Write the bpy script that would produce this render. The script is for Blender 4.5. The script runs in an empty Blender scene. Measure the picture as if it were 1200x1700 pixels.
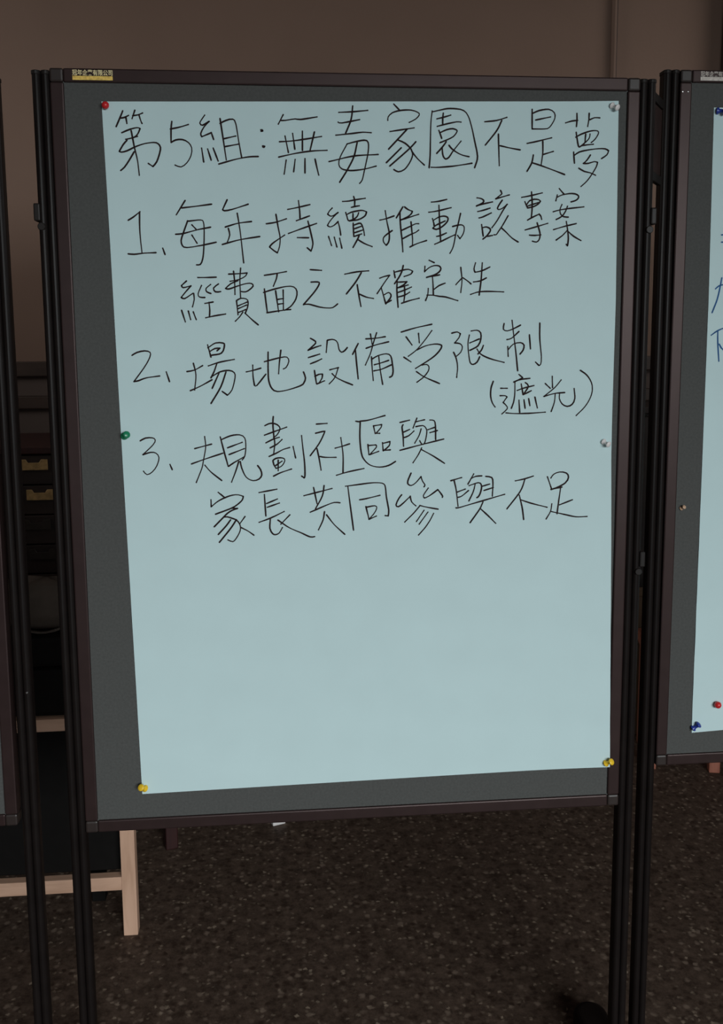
import bpy, bmesh, math, random
from mathutils import Vector, Matrix
random.seed(7)
scene = bpy.context.scene
col = scene.collection

# ---------------------------------------------------------------- camera
cam_data = bpy.data.cameras.new('camera')
cam = bpy.data.objects.new('camera', cam_data)
col.objects.link(cam)
CAM_RIGHT = Vector((0.995812, -0.091170, -0.006870))
CAM_UP = Vector((0.019114, 0.134117, 0.990781))
CAM_BACK = Vector((-0.089408, -0.986763, 0.135298))
rot = Matrix((CAM_RIGHT, CAM_UP, CAM_BACK)).transposed().to_4x4()
cam.matrix_world = Matrix.Translation((-0.129215, -1.526719, 1.402572)) @ rot
cam_data.sensor_fit = 'VERTICAL'
cam_data.sensor_height = 36.0
cam_data.lens = 1600.0 / 1700.0 * 36.0
cam_data.shift_y = -0.04537
cam_data.clip_start = 0.05
scene.camera = cam

# ---------------------------------------------------------------- world, lights, exposure
world = bpy.data.worlds.new('world')
scene.world = world
world.use_nodes = True
bg = world.node_tree.nodes['Background']
bg.inputs[0].default_value = (0.60, 0.72, 0.85, 1)
bg.inputs[1].default_value = 0.25

def area_light(name, loc, aim, sx, sy, power, colour, spread=180):
    d = bpy.data.lights.new(name, 'AREA')
    d.shape = 'RECTANGLE'; d.size = sx; d.size_y = sy
    d.energy = power; d.color = colour; d.spread = math.radians(spread)
    o = bpy.data.objects.new(name, d); col.objects.link(o)
    o.location = loc
    o.rotation_euler = (Vector(aim) - Vector(loc)).to_track_quat('-Z', 'Y').to_euler()
    return o
# daylight that comes in through the wide doorway behind the photographer, under its lintel
area_light('doorway_daylight', (1.9, -5.5, 2.9), (0.1, -0.5, 0.5), 3.6, 3.0, 620.0, (0.925, 0.975, 0.98))

# two weak fill lamps added at the sides to brighten the back wall
area_light('added_wall_fill_left', (-3.0, 0.9, 2.3), (0.1, 2.0, 1.95), 1.3, 0.7, 5.6, (1.0, 0.95, 0.90), 75)
area_light('added_wall_fill_right', (3.0, 0.9, 2.3), (-0.1, 2.0, 1.95), 1.3, 0.7, 5.6, (1.0, 0.95, 0.90), 75)

vs = scene.view_settings
vs.view_transform = 'Standard'; vs.look = 'None'; vs.gamma = 1.0; vs.exposure = 0.0
vs.use_curve_mapping = False
scene.display_settings.display_device = 'sRGB'

# ---------------------------------------------------------------- materials
def mat(name, colour, rough=0.6, spec=0.5, vary=0.0, vscale=20.0, metallic=0.0, bump=0.0, bscale=200.0, coat=0.0, emit=None):
    m = bpy.data.materials.new(name); m.use_nodes = True
    nt = m.node_tree; b = nt.nodes['Principled BSDF']
    b.inputs['Base Color'].default_value = (*colour, 1)
    b.inputs['Roughness'].default_value = rough
    b.inputs['Specular IOR Level'].default_value = spec
    b.inputs['Metallic'].default_value = metallic
    b.inputs['Coat Weight'].default_value = coat
    tc = nt.nodes.new('ShaderNodeTexCoord')
    if vary:
        n = nt.nodes.new('ShaderNodeTexNoise'); n.inputs['Scale'].default_value = vscale; n.inputs['Detail'].default_value = 6
        nt.links.new(tc.outputs['Object'], n.inputs['Vector'])
        r = nt.nodes.new('ShaderNodeValToRGB')
        r.color_ramp.elements[0].position = 0.3; r.color_ramp.elements[1].position = 0.7
        r.color_ramp.elements[0].color = (*[c * (1 - vary) for c in colour], 1)
        r.color_ramp.elements[1].color = (*[min(1, c * (1 + vary)) for c in colour], 1)
        nt.links.new(n.outputs['Fac'], r.inputs['Fac'])
        nt.links.new(r.outputs['Color'], b.inputs['Base Color'])
    if bump:
        n2 = nt.nodes.new('ShaderNodeTexNoise'); n2.inputs['Scale'].default_value = bscale; n2.inputs['Detail'].default_value = 3
        nt.links.new(tc.outputs['Object'], n2.inputs['Vector'])
        bp = nt.nodes.new('ShaderNodeBump'); bp.inputs['Strength'].default_value = bump; bp.inputs['Distance'].default_value = 0.002
        nt.links.new(n2.outputs['Fac'], bp.inputs['Height'])
        nt.links.new(bp.outputs['Normal'], b.inputs['Normal'])
    return m

def wood(name, dark, light, scale=6.0, rough=0.55, axis=2):
    m = bpy.data.materials.new(name); m.use_nodes = True
    nt = m.node_tree; b = nt.nodes['Principled BSDF']
    b.inputs['Roughness'].default_value = rough
    tc = nt.nodes.new('ShaderNodeTexCoord'); mp = nt.nodes.new('ShaderNodeMapping')
    s = [scale * 9] * 3; s[axis] = scale
    mp.inputs['Scale'].default_value = s
    nt.links.new(tc.outputs['Object'], mp.inputs['Vector'])
    n = nt.nodes.new('ShaderNodeTexNoise'); n.inputs['Scale'].default_value = 1.0; n.inputs['Detail'].default_value = 5; n.inputs['Distortion'].default_value = 0.6
    nt.links.new(mp.outputs['Vector'], n.inputs['Vector'])
    r = nt.nodes.new('ShaderNodeValToRGB')
    r.color_ramp.elements[0].position = 0.35; r.color_ramp.elements[1].position = 0.65
    r.color_ramp.elements[0].color = (*dark, 1); r.color_ramp.elements[1].color = (*light, 1)
    nt.links.new(n.outputs['Fac'], r.inputs['Fac']); nt.links.new(r.outputs['Color'], b.inputs['Base Color'])
    return m

def terrazzo(name):
    m = bpy.data.materials.new(name); m.use_nodes = True
    nt = m.node_tree; b = nt.nodes['Principled BSDF']
    b.inputs['Roughness'].default_value = 0.55; b.inputs['Specular IOR Level'].default_value = 0.15
    tc = nt.nodes.new('ShaderNodeTexCoord')
    def chips(scale, lo, hi, colour, prev, seed):
        w = nt.nodes.new('ShaderNodeTexNoise'); w.inputs['Scale'].default_value = scale * 1.7; w.inputs['Detail'].default_value = 2
        ad = nt.nodes.new('ShaderNodeVectorMath'); ad.operation = 'MULTIPLY_ADD'
        ad.inputs[1].default_value = (0.012, 0.012, 0.0); ad.inputs[2].default_value = (seed, seed * 1.7, 0)
        nt.links.new(tc.outputs['Object'], w.inputs['Vector'])
        nt.links.new(w.outputs['Color'], ad.inputs[0])
        a2 = nt.nodes.new('ShaderNodeVectorMath'); a2.operation = 'ADD'
        nt.links.new(ad.outputs[0], a2.inputs[0]); nt.links.new(tc.outputs['Object'], a2.inputs[1])
        v = nt.nodes.new('ShaderNodeTexVoronoi'); v.inputs['Scale'].default_value = scale
        nt.links.new(a2.outputs[0], v.inputs['Vector'])
        sep = nt.nodes.new('ShaderNodeSeparateColor'); nt.links.new(v.outputs['Color'], sep.inputs['Color'])
        pick = nt.nodes.new('ShaderNodeMapRange'); pick.inputs['From Min'].default_value = lo; pick.inputs['From Max'].default_value = lo + 0.25
        nt.links.new(sep.outputs[0], pick.inputs['Value'])
        edge = nt.nodes.new('ShaderNodeMapRange'); edge.inputs['From Min'].default_value = hi; edge.inputs['From Max'].default_value = hi * 0.4
        nt.links.new(v.outputs['Distance'], edge.inputs['Value'])
        mul = nt.nodes.new('ShaderNodeMath'); mul.operation = 'MULTIPLY'
        nt.links.new(pick.outputs[0], mul.inputs[0]); nt.links.new(edge.outputs[0], mul.inputs[1])
        mx = nt.nodes.new('ShaderNodeMix'); mx.data_type = 'RGBA'
        nt.links.new(mul.outputs[0], mx.inputs['Factor'])
        if isinstance(prev, tuple): mx.inputs['A'].default_value = (*prev, 1)
        else: nt.links.new(prev, mx.inputs['A'])
        mx.inputs['B'].default_value = (*colour, 1)
        return mx.outputs['Result']
    n = nt.nodes.new('ShaderNodeTexNoise'); n.inputs['Scale'].default_value = 30; n.inputs['Detail'].default_value = 9; n.inputs['Roughness'].default_value = 0.82
    nt.links.new(tc.outputs['Object'], n.inputs['Vector'])
    r = nt.nodes.new('ShaderNodeValToRGB')
    r.color_ramp.elements[0].position = 0.36; r.color_ramp.elements[1].position = 0.66
    r.color_ramp.elements[0].color = (0.0324, 0.0207, 0.0153, 1); r.color_ramp.elements[1].color = (0.1331, 0.0927, 0.0706, 1)
    nt.links.new(n.outputs['Fac'], r.inputs['Fac'])
    c = chips(55, 0.45, 0.50, (0.0432, 0.0270, 0.0198), r.outputs['Color'], 3.1)
    c = chips(52, 0.66, 0.46, (0.1950, 0.1450, 0.1125), c, 0.4)
    c = chips(85, 0.74, 0.48, (0.3003, 0.2345, 0.1773), c, 7.7)
    nt.links.new(c, b.inputs['Base Color'])
    return m

# ---------------------------------------------------------------- mesh helpers
def box(bm, x0, x1, y0, y1, z0, z1):
    vs = [bm.verts.new((x, y, z)) for x in (x0, x1) for y in (y0, y1) for z in (z0, z1)]
    for f in ((0, 1, 3, 2), (4, 6, 7, 5), (0, 4, 5, 1), (2, 3, 7, 6), (0, 2, 6, 4), (1, 5, 7, 3)):
        bm.faces.new([vs[i] for i in f])
    return vs
def extrude_poly(bm, pts, lo, hi, axis='z'):
    def P(p, t):
        return {'z': (p[0], p[1], t), 'y': (p[0], t, p[1]), 'x': (t, p[0], p[1])}[axis]
    a = [bm.verts.new(P(p, lo)) for p in pts]; b = [bm.verts.new(P(p, hi)) for p in pts]
    n = len(pts)
    for i in range(n):
        bm.faces.new((a[i], a[(i + 1) % n], b[(i + 1) % n], b[i]))
    bm.faces.new(list(reversed(a))); bm.faces.new(b)
def lathe(bm, prof, seg=20, M=None):
    rings = []
    for r, h in prof:
        if r < 1e-6: ring = [bm.verts.new((0, 0, h))]
        else: ring = [bm.verts.new((r * math.cos(2 * math.pi * k / seg), r * math.sin(2 * math.pi * k / seg), h)) for k in range(seg)]
        rings.append(ring)
    for a, b in zip(rings, rings[1:]):
        for k in range(seg):
            j = (k + 1) % seg
            if len(a) == 1 and len(b) == 1: continue
            if len(a) == 1: bm.faces.new((a[0], b[j], b[k]))
            elif len(b) == 1: bm.faces.new((a[k], a[j], b[0]))
            else: bm.faces.new((a[k], a[j], b[j], b[k]))
    if M is not None:
        bmesh.ops.transform(bm, matrix=M, verts=[v for r in rings for v in r])
def obj(name, bm, m, parent=None, bevel=0.0, segs=2, smooth=False, kind=None):
    bmesh.ops.recalc_face_normals(bm, faces=bm.faces)
    me = bpy.data.meshes.new(name); bm.to_mesh(me); bm.free()
    me.materials.append(m)
    if smooth:
        for p in me.polygons: p.use_smooth = True
    o = bpy.data.objects.new(name, me); col.objects.link(o)
    if parent is not None:
        o.parent = parent
    if bevel:
        b = o.modifiers.new('bevel', 'BEVEL'); b.width = bevel; b.segments = segs; b.limit_method = 'ANGLE'; b.angle_limit = math.radians(40)
    if kind: o['kind'] = kind
    return o
def boxobj(name, dims, m, parent=None, bevel=0.0, kind=None):
    bm = bmesh.new(); box(bm, *dims)
    return obj(name, bm, m, parent, bevel, kind=kind)
def thing(name, label, cat, loc=(0, 0, 0), group=None):
    o = bpy.data.objects.new(name, None); col.objects.link(o)
    o.empty_display_size = 0.05
    o.location = loc; o['label'] = label; o['category'] = cat
    if group: o['group'] = group
    return o
def tag(o, label, cat, group=None):
    o['label'] = label; o['category'] = cat
    if group: o['group'] = group
    return o
def struct(name, dims, m, bevel=0.0):
    return boxobj(name, dims, m, None, bevel, kind='structure')

M_WALL = mat('plaster_brown_grey', (0.175, 0.118, 0.092), 0.85, 0.2, vary=0.05, vscale=2.5, bump=0.15, bscale=90)
M_DADO = mat('lower_wall_paint', (0.085, 0.064, 0.056), 0.7, 0.25, vary=0.06, vscale=3)
M_CEIL = mat('ceiling_paint', (0.30, 0.29, 0.28), 0.9, 0.2, vary=0.04, vscale=2)
M_TRIM = wood('dark_wood_trim', (0.030, 0.018, 0.013), (0.050, 0.031, 0.023), 4, 0.5, axis=0)
M_JAMB = wood('dark_red_trim', (0.016, 0.007, 0.006), (0.030, 0.013, 0.011), 4, 0.5, axis=2)
M_FLOOR = terrazzo('terrazzo')
M_FABRIC = mat('grey_board_fabric', (0.086, 0.088, 0.085), 0.95, 0.05, vary=0.10, vscale=260, bump=0.35, bscale=900)
M_FRAME = mat('dark_brown_frame', (0.026, 0.0155, 0.015), 0.40, 0.30, vary=0.12, vscale=30)
M_CAP = mat('frame_corner_cap', (0.028, 0.020, 0.018), 0.42, 0.34, vary=0.1, vscale=40)
M_FRAME.node_tree.nodes['Principled BSDF'].inputs['Specular Tint'].default_value = (1.0, 0.80, 0.78, 1)
M_POST = mat('black_post', (0.010, 0.0075, 0.007), 0.38, 0.13, vary=0.15, vscale=25)
M_CLAMP = mat('black_clamp_plastic', (0.016, 0.013, 0.012), 0.45, 0.2, vary=0.1, vscale=60)
M_HINGE = mat('brown_hinge_metal', (0.034, 0.020, 0.018), 0.5, 0.2, vary=0.15, vscale=60)
M_PAPER = mat('pale_blue_paper', (0.57, 0.735, 0.75), 0.9, 0.15, vary=0.015, vscale=14)
M_INK = mat('dark_brown_ink', (0.027, 0.016, 0.0165), 0.8, 0.1, vary=0.25, vscale=90)
M_BLUEINK = mat('blue_ink', (0.035, 0.11, 0.27), 0.8, 0.1, vary=0.2, vscale=90)
M_GOLD = mat('gold_print', (0.86, 0.56, 0.13), 0.45, 0.3, vary=0.25, vscale=260)
M_CREAM = mat('pale_gold_print', (0.95, 0.78, 0.44), 0.45, 0.3, vary=0.15, vscale=260)
M_SILVER = mat('silver_print', (0.55, 0.50, 0.45), 0.45, 0.5, vary=0.25, vscale=260)
M_PINE = wood('pale_planed_wood', (0.52, 0.315, 0.215), (0.66, 0.42, 0.30), 5, 0.55, axis=2)
M_PINEX = wood('pale_planed_wood_rail', (0.52, 0.315, 0.215), (0.66, 0.42, 0.30), 5, 0.55, axis=0)
M_DARKWOOD = wood('dark_cabinet_wood', (0.012, 0.007, 0.006), (0.022, 0.013, 0.010), 5, 0.45, axis=0)
M_BLACK = mat('black_case', (0.007, 0.0063, 0.006), 0.8, 0.1, vary=0.1, vscale=40)
M_BRASS = mat('aged_brass', (0.40, 0.26, 0.11), 0.45, 0.5, vary=0.3, vscale=60, metallic=0.35)
M_DULL = mat('dull_metal', (0.07, 0.055, 0.045), 0.5, 0.5, vary=0.2, vscale=60, metallic=0.2)
M_SHADEDPULL = mat('shaded_pull_metal', (0.022, 0.017, 0.014), 0.5, 0.3, vary=0.2, vscale=60)  # lower drawer pulls: the shade on them is put into this darker colour
M_BAG = mat('grey_brown_cloth', (0.092, 0.074, 0.062), 0.9, 0.1, vary=0.2, vscale=18, bump=0.3, bscale=60)
M_CARD = mat('brown_cardboard', (0.20, 0.145, 0.10), 0.9, 0.1, vary=0.1, vscale=20)
M_REDWOOD = wood('reddish_wood', (0.30, 0.105, 0.068), (0.40, 0.15, 0.10), 6, 0.45, axis=2)
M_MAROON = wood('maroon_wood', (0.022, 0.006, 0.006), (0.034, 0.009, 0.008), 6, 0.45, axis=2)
M_WHITE = mat('white_plastic', (0.78, 0.75, 0.74), 0.35, 0.5, vary=0.03, vscale=50)
M_RED = mat('red_plastic', (0.62, 0.022, 0.026), 0.30, 0.5, vary=0.05, vscale=100)
M_GREEN = mat('green_plastic', (0.012, 0.22, 0.105), 0.30, 0.5, vary=0.05, vscale=100)
M_YELLOW = mat('yellow_plastic', (0.85, 0.55, 0.03), 0.30, 0.5, vary=0.05, vscale=100)
M_BLUE = mat('blue_plastic', (0.022, 0.045, 0.30), 0.30, 0.5, vary=0.05, vscale=100)
M_TAN = mat('tan_plastic', (0.55, 0.36, 0.24), 0.40, 0.5, vary=0.05, vscale=100)
M_STEEL = mat('pin_steel', (0.5, 0.5, 0.5), 0.3, 0.5, vary=0.05, vscale=100, metallic=1.0)

# ---------------------------------------------------------------- the room
XL, XR, YB, YF, ZC = -3.2, 3.2, 2.0, -3.5, 3.0
struct('floor', (XL - 0.1, XR + 0.1, YF - 0.1, YB + 0.1, -0.08, 0.0), M_FLOOR)
struct('ceiling', (XL - 0.1, XR + 0.1, YF - 0.1, YB + 0.1, ZC, ZC + 0.1), M_CEIL)
struct('wall_back', (XL, XR, YB, YB + 0.1, 0, ZC), M_WALL)
struct('wall_left', (XL - 0.1, XL, YF, YB + 0.1, 0, ZC), M_WALL)
struct('wall_right', (XR, XR + 0.1, YF, YB + 0.1, 0, ZC), M_WALL)
bm = bmesh.new()                                     # doorway wall behind the camera: lintel and two piers
box(bm, XL, XR, YF - 0.1, YF, 2.14, ZC)
box(bm, XL, -2.2, YF - 0.1, YF, 0, 2.14)
box(bm, 2.4, XR, YF - 0.1, YF, 0, 2.14)
obj('wall_front', bm, M_WALL, kind='structure')
# lower part of the back wall: dado paint between dark wooden rails
struct('trim_1', (XL, XR, YB - 0.030, YB - 0.001, 1.261, 1.314), M_TRIM, 0.004)
struct('trim_2', (XL, XR, YB - 0.012, YB - 0.001, 1.193, 1.260), M_DADO)
struct('trim_3', (XL, XR, YB - 0.030, YB - 0.001, 1.147, 1.192), M_TRIM, 0.004)
struct('trim_4', (XL, XR, YB - 0.012, YB - 0.001, 0.121, 1.146), M_DADO)
struct('baseboard_back', (XL, XR, YB - 0.026, YB - 0.001, 0.0, 0.12), M_TRIM, 0.004)
# upright strips on the upper wall
bm = bmesh.new()
extrude_poly(bm, [(1.096, YB - 0.001), (1.096, YB - 0.010), (1.104, YB - 0.018), (1.112, YB - 0.018), (1.112, YB - 0.001)], 1.316, ZC - 0.001)
obj('trim_5', bm, M_WALL, kind='structure')
struct('trim_6', (1.113, 1.1185, YB - 0.006, YB - 0.001, 1.316, ZC - 0.001), M_JAMB)
struct('trim_7', (1.508, 1.60, YB - 0.05, YB - 0.001, 1.316, ZC - 0.001), M_JAMB, 0.004)

# ---------------------------------------------------------------- display boards
IW, IH, FR = 0.86, 1.1619, 0.020           # inner panel size, frame width
def lobed_post(bm, cx, cy, w, d, z0, z1):
    # black extrusion: two rounded ribs with a groove between them, on front and back
    r = w / 4.0; pts = []
    for c, s in ((-r, 1), (r, 1)):
        pass
    for k in range(9):
        a = math.pi + math.pi * k / 8; pts.append((-r + r * math.cos(a), -d / 2 + r + r * math.sin(a)))
    pts.append((0.0, -d / 2 + r * 1.15))
    for k in range(9):
        a = math.pi + math.pi * k / 8; pts.append((r + r * math.cos(a), -d / 2 + r + r * math.sin(a)))
    for k in range(9):
        a = math.pi * k / 8; pts.append((r + r * math.cos(a), d / 2 - r + r * math.sin(a)))
    pts.append((0.0, d / 2 - r * 1.15))
    for k in range(9):
        a = math.pi * k / 8; pts.append((-r + r * math.cos(a), d / 2 - r + r * math.sin(a)))
    q = []
    for p in pts:
        if not q or (abs(p[0] - q[-1][0]) + abs(p[1] - q[-1][1])) > 1e-6: q.append(p)
    extrude_poly(bm, [(cx + p[0], cy + p[1]) for p in q], z0, z1)

def plate_text(parent, x0, x1, z0, z1, y, m_text, m_band):
    cu = bpy.data.curves.new('lettering', 'FONT')
    cu.body = '冠年企業有限公司'; cu.size = 1.0; cu.extrude = 0.0; cu.offset = 0.012
    tmp = bpy.data.objects.new('lettering', cu); col.objects.link(tmp)
    dg = bpy.context.evaluated_depsgraph_get(); dg.update()
    me = bpy.data.meshes.new_from_object(tmp.evaluated_get(dg))
    bpy.data.objects.remove(tmp); bpy.data.curves.remove(cu)
    me.name = 'lettering'
    xs = [v.co.x for v in me.vertices]; ys = [v.co.y for v in me.vertices]
    zm = z0 + (z1 - z0) * 0.44
    for v in me.vertices:
        u = (v.co.x - min(xs)) / (max(xs) - min(xs)); w = (v.co.y - min(ys)) / (max(ys) - min(ys))
        v.co = Vector((x0 + u * (x1 - x0), y - 0.0004, zm + w * (z1 - zm)))
    xs = None
    me.materials.clear(); me.materials.append(m_text)
    plate = boxobj('nameplate', (x0, x1, y - 0.0003, y + 0.0004, z0 + 0.0002, zm - 0.0006), m_band, parent)
    o = bpy.data.objects.new('lettering', me); col.objects.link(o); o.parent = plate
    return plate

def display_board(cx, y, zt, label, posts, name_mats, feet=True, group='folding display boards standing in a row'):
    """posts: list of (x offset from centre, width, post top z, heights of its clamps)"""
    root = thing('display_board', label, 'board', (cx, y, 0), group)
    hx = IW / 2; zb = zt - IH
    boxobj('panel', (-hx - 0.004, hx + 0.004, 0.0, 0.016, zb - 0.004, zt + 0.004), M_FABRIC, root)
    f0, f1 = -0.0042, 0.024
    boxobj('frame_rail', (-hx, hx, f0, f1, zt, zt + FR), M_FRAME, root, 0.0022)
    boxobj('frame_rail', (-hx, hx, f0, f1, zb - FR, zb), M_FRAME, root, 0.0022)
    boxobj('frame_rail', (-hx - FR, -hx, f0, f1, zb, zt), M_FRAME, root, 0.0022)
    boxobj('frame_rail', (hx, hx + FR, f0, f1, zb, zt), M_FRAME, root, 0.0022)
    for sx in (-1, 1):
        for z0 in (zt, zb - FR):
            xa, xb = sorted((sx * hx, sx * (hx + FR)))
            boxobj('corner_cap', (xa, xb, f0 - 0.0008, f1 + 0.0008, z0, z0 + FR), M_CAP, root, 0.003)
    for px, pw, ptop, clamps in posts:
        bm = bmesh.new(); lobed_post(bm, px, 0.010, pw, 0.027, 0.0 if not feet else 0.046, ptop)
        p = obj('post', bm, M_POST, root)
        bm = bmesh.new(); lobed_post(bm, px, 0.010, pw + 0.0015, 0.0285, ptop, ptop + 0.006)
        obj('post_cap', bm, M_CLAMP, p, 0.0015)
        s = 1 if px > 0 else -1
        for zc in clamps:
            bm = bmesh.new()
            xo = px + s * (pw / 2 - 0.004)
            xa, xb = sorted((xo, xo + s * 0.0095))
            box(bm, xa, xb, -0.007, 0.026, zc - 0.013, zc + 0.013)
            obj('clamp', bm, M_CLAMP, p, 0.002)
            bm = bmesh.new()
            lathe(bm, [(0, 0), (0.005, 0), (0.006, 0.002), (0.006, 0.004), (0.005, 0.005), (0, 0.005)], 14,
                  Matrix.Translation((px + s * (pw / 2 - 0.005), -0.0008, zc - 0.021)) @ Matrix.Rotation(math.radians(90), 4, 'X'))
            obj('clamp_knob', bm, M_CLAMP, p, smooth=False)
    if name_mats:
        plate_text(root, -0.4165, -0.3580, zt + 0.0028, zt + 0.0178, f0, *name_mats)
    return root

center = display_board(0.0, 0.0, 1.775, 'grey fabric display board facing us whole, holding the brown-written blue sheet',
                       [(-0.4635, 0.0265, 1.786, (1.587,)), (0.4635, 0.0265, 1.788, (1.585, 1.027))], (M_CREAM, M_GOLD))
right = display_board(0.9950, 0.073, 1.808, 'grey fabric display board cut off by the right picture edge, blue-written sheet',
                      [(-0.4637, 0.0260, 1.822, ()), (0.4637, 0.0260, 1.822, ())], (M_SILVER, M_SILVER), False)
left = display_board(-1.0180, 0.037, 1.775, 'grey fabric display board at far left, only its edge and post in view',
                     [(0.4697, 0.0270, 1.786, ()), (-0.4635, 0.0265, 1.786, ())], None, False)
# black feet under the posts of the middle board
for sx, y1 in ((-1, 0.23), (1, 0.240)):
    cx = sx * 0.485; r = 0.034
    bm = bmesh.new(); pts = []
    for k in range(13):
        a = math.pi * k / 12; pts.append((cx + r * math.cos(a), y1 - r + r * math.sin(a)))
    for k in range(13):
        a = math.pi + math.pi * k / 12; pts.append((cx + r * math.cos(a), -0.235 + r * math.sin(a)))
    extrude_poly(bm, pts, 0.0, 0.046)
    obj('foot', bm, M_POST, center, 0.014, 4)
def slanted(name, z0, z1, t, m):
    # flat bar running from the middle board's right post back to the post beside it
    a, b = Vector((0.4762, 0.012)), Vector((0.5140, 0.0690)); n = Vector((-(b - a).y, (b - a).x)).normalized() * t
    bm = bmesh.new(); extrude_poly(bm, [a - n, b - n, b + n, a + n], z0, z1)
    return obj(name, bm, m, center, 0.001)
for z in (1.771, 1.650): slanted('hinge_link', z - 0.007, z + 0.007, 0.004, M_CLAMP)
slanted('hinge_plate', 1.658, 1.763, 0.0015, M_HINGE)
def screw(parent, x, y, z, r):
    bm = bmesh.new()
    lathe(bm, [(0, 0.0009), (r * 0.6, 0.0008), (r, 0.0), (r, -0.0012), (0, -0.0012)], 12, Matrix.Translation((x, y, z)) @ Matrix.Rotation(math.radians(90), 4, 'X'))
    obj('screw', bm, M_STEEL, parent)['label'] = 'bright screw head'
screw(right, -0.4462, -0.0045, 1.793, 0.0017); screw(right, -0.4370, -0.0045, 1.793, 0.0014)
screw(left, 0.4764, -0.0035, 0.823, 0.0022)

# ---------------------------------------------------------------- paper sheets and handwriting
def lerp(a, b, t): return a + (b - a) * t
def poly_x(edge, z):
    for (xa, za), (xb, zb) in zip(edge, edge[1:]):
        if z >= zb or (xb, zb) == edge[-1]:
            return lerp(xa, xb, (za - z) / (za - zb))
def wave(x, z):
    low = max(0.0, min(1.0, (1.12 - z) / 0.15))
    w = 0.00030 * math.sin(z * 74 + x * 5 + 1.2 * math.sin(x * 4)) * low + 0.00022 * math.sin(z * 41 - x * 9) * (0.35 + 0.65 * low)
    w += 0.00035 * math.sin(x * 7.0 + z * 2.0)
    return w
def sheet(name, label, group, ytop, TL, TR, BL, BR, ledge, redge, lift_x, nx=56, nz=120):
    bm = bmesh.new(); g = []
    def surf(x, z):
        l = max(0.0, x - lift_x)
        return ytop - 0.0012 + wave(x, z) - l * l * 0.20
    for j in range(nz + 1):
        v = j / nz; row = []
        for i in range(nx + 1):
            u = i / nx
            zz = lerp(lerp(TL[1], TR[1], u), lerp(BL[1], BR[1], u), v)
            x = lerp(poly_x(ledge, lerp(TL[1], BL[1], v)), poly_x(redge, lerp(TR[1], BR[1], v)), u)
            row.append(bm.verts.new((x, surf(x, zz), zz)))
        g.append(row)
    for j in range(nz):
        for i in range(nx):
            bm.faces.new((g[j][i], g[j + 1][i], g[j + 1][i + 1], g[j][i + 1]))
    o = obj(name, bm, M_PAPER, None, smooth=True)
    # face the front (-y)
    if o.data.polygons[0].normal.y > 0: o.data.flip_normals()
    use = {}
    for p in o.data.polygons:
        for k in p.edge_keys: use[k] = use.get(k, 0) + 1
    for e in o.data.edges: e.use_edge_sharp = use[tuple(sorted(e.vertices))] == 1
    so = o.modifiers.new('thickness', 'SOLIDIFY'); so.thickness = 0.0003; so.offset = -1
    tag(o, label, 'paper', group)
    return o, surf

def smooth_path(p):
    """Catmull-Rom through the points, kept sharp where the pen turned back"""
    segs = []; cur = [p[0]]
    for i in range(1, len(p) - 1):
        a = Vector(p[i]) - Vector(p[i - 1]); b = Vector(p[i + 1]) - Vector(p[i])
        cur.append(p[i])
        if a.length > 1e-6 and b.length > 1e-6 and a.angle(b) > math.radians(78):
            segs.append(cur); cur = [p[i]]
    cur.append(p[-1]); segs.append(cur)
    out = []
    for s in segs:
        if len(s) == 2: pts = None
        P = [Vector(q) for q in s]
        P = [P[0] * 2 - P[1]] + P + [P[-1] * 2 - P[-2]]
        r = []
        for i in range(1, len(P) - 2):
            n = max(2, int((P[i + 1] - P[i]).length / 0.004))
            for k in range(n):
                t = k / n
                r.append(0.5 * ((2 * P[i]) + (P[i + 1] - P[i - 1]) * t + (2 * P[i - 1] - 5 * P[i] + 4 * P[i + 1] - P[i + 2]) * t * t
                                + (3 * P[i] - P[i - 1] - 3 * P[i + 1] + P[i + 2]) * t ** 3))
        r.append(P[-2]); out.append(r)
    return out
def ink_ribbon(bm, path, surf, w):
    n = len(path); L = []; R = []
    for i, p in enumerate(path):
        d = path[min(i + 1, n - 1)] - path[max(i - 1, 0)]
        if d.length < 1e-9: d = Vector((1, 0))
        d.normalize(); nn = Vector((-d.y, d.x))
        t = i / (n - 1)
        ww = w * (0.5 + 0.10 * math.sin(3.1 * t + p.x * 90))
        for lst, q in ((L, p + nn * ww), (R, p - nn * ww)):
            lst.append(bm.verts.new((q.x, surf(q.x, q.y) - 0.00045, q.y)))
    for i in range(n - 1):
        bm.faces.new((L[i], L[i + 1], R[i + 1], R[i]))
    for p in (path[0], path[-1]):
        c = [bm.verts.new((p.x + w * 0.52 * math.cos(k * math.pi / 4), surf(p.x, p.y) - 0.0005, p.y + w * 0.52 * math.sin(k * math.pi / 4))) for k in range(8)]
        bm.faces.new(c)
def write(data, paper, surf, m, w):
    for line in data.strip().split('\n'):
        bm = bmesh.new()
        for st in line.split(';'):
            v = [float(t) * 1e-4 for t in st.split()]
            pts = list(zip(v[0::2], v[1::2]))
            for path in smooth_path(pts): ink_ribbon(bm, path, surf, w)
        for f in bm.faces:
            f.normal_update()
            if f.normal.y > 0: f.normal_flip()
        me = bpy.data.meshes.new('written_character'); bm.to_mesh(me); bm.free(); me.materials.append(m)
        o = bpy.data.objects.new('written_character', me); col.objects.link(o); o.parent = paper

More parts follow.
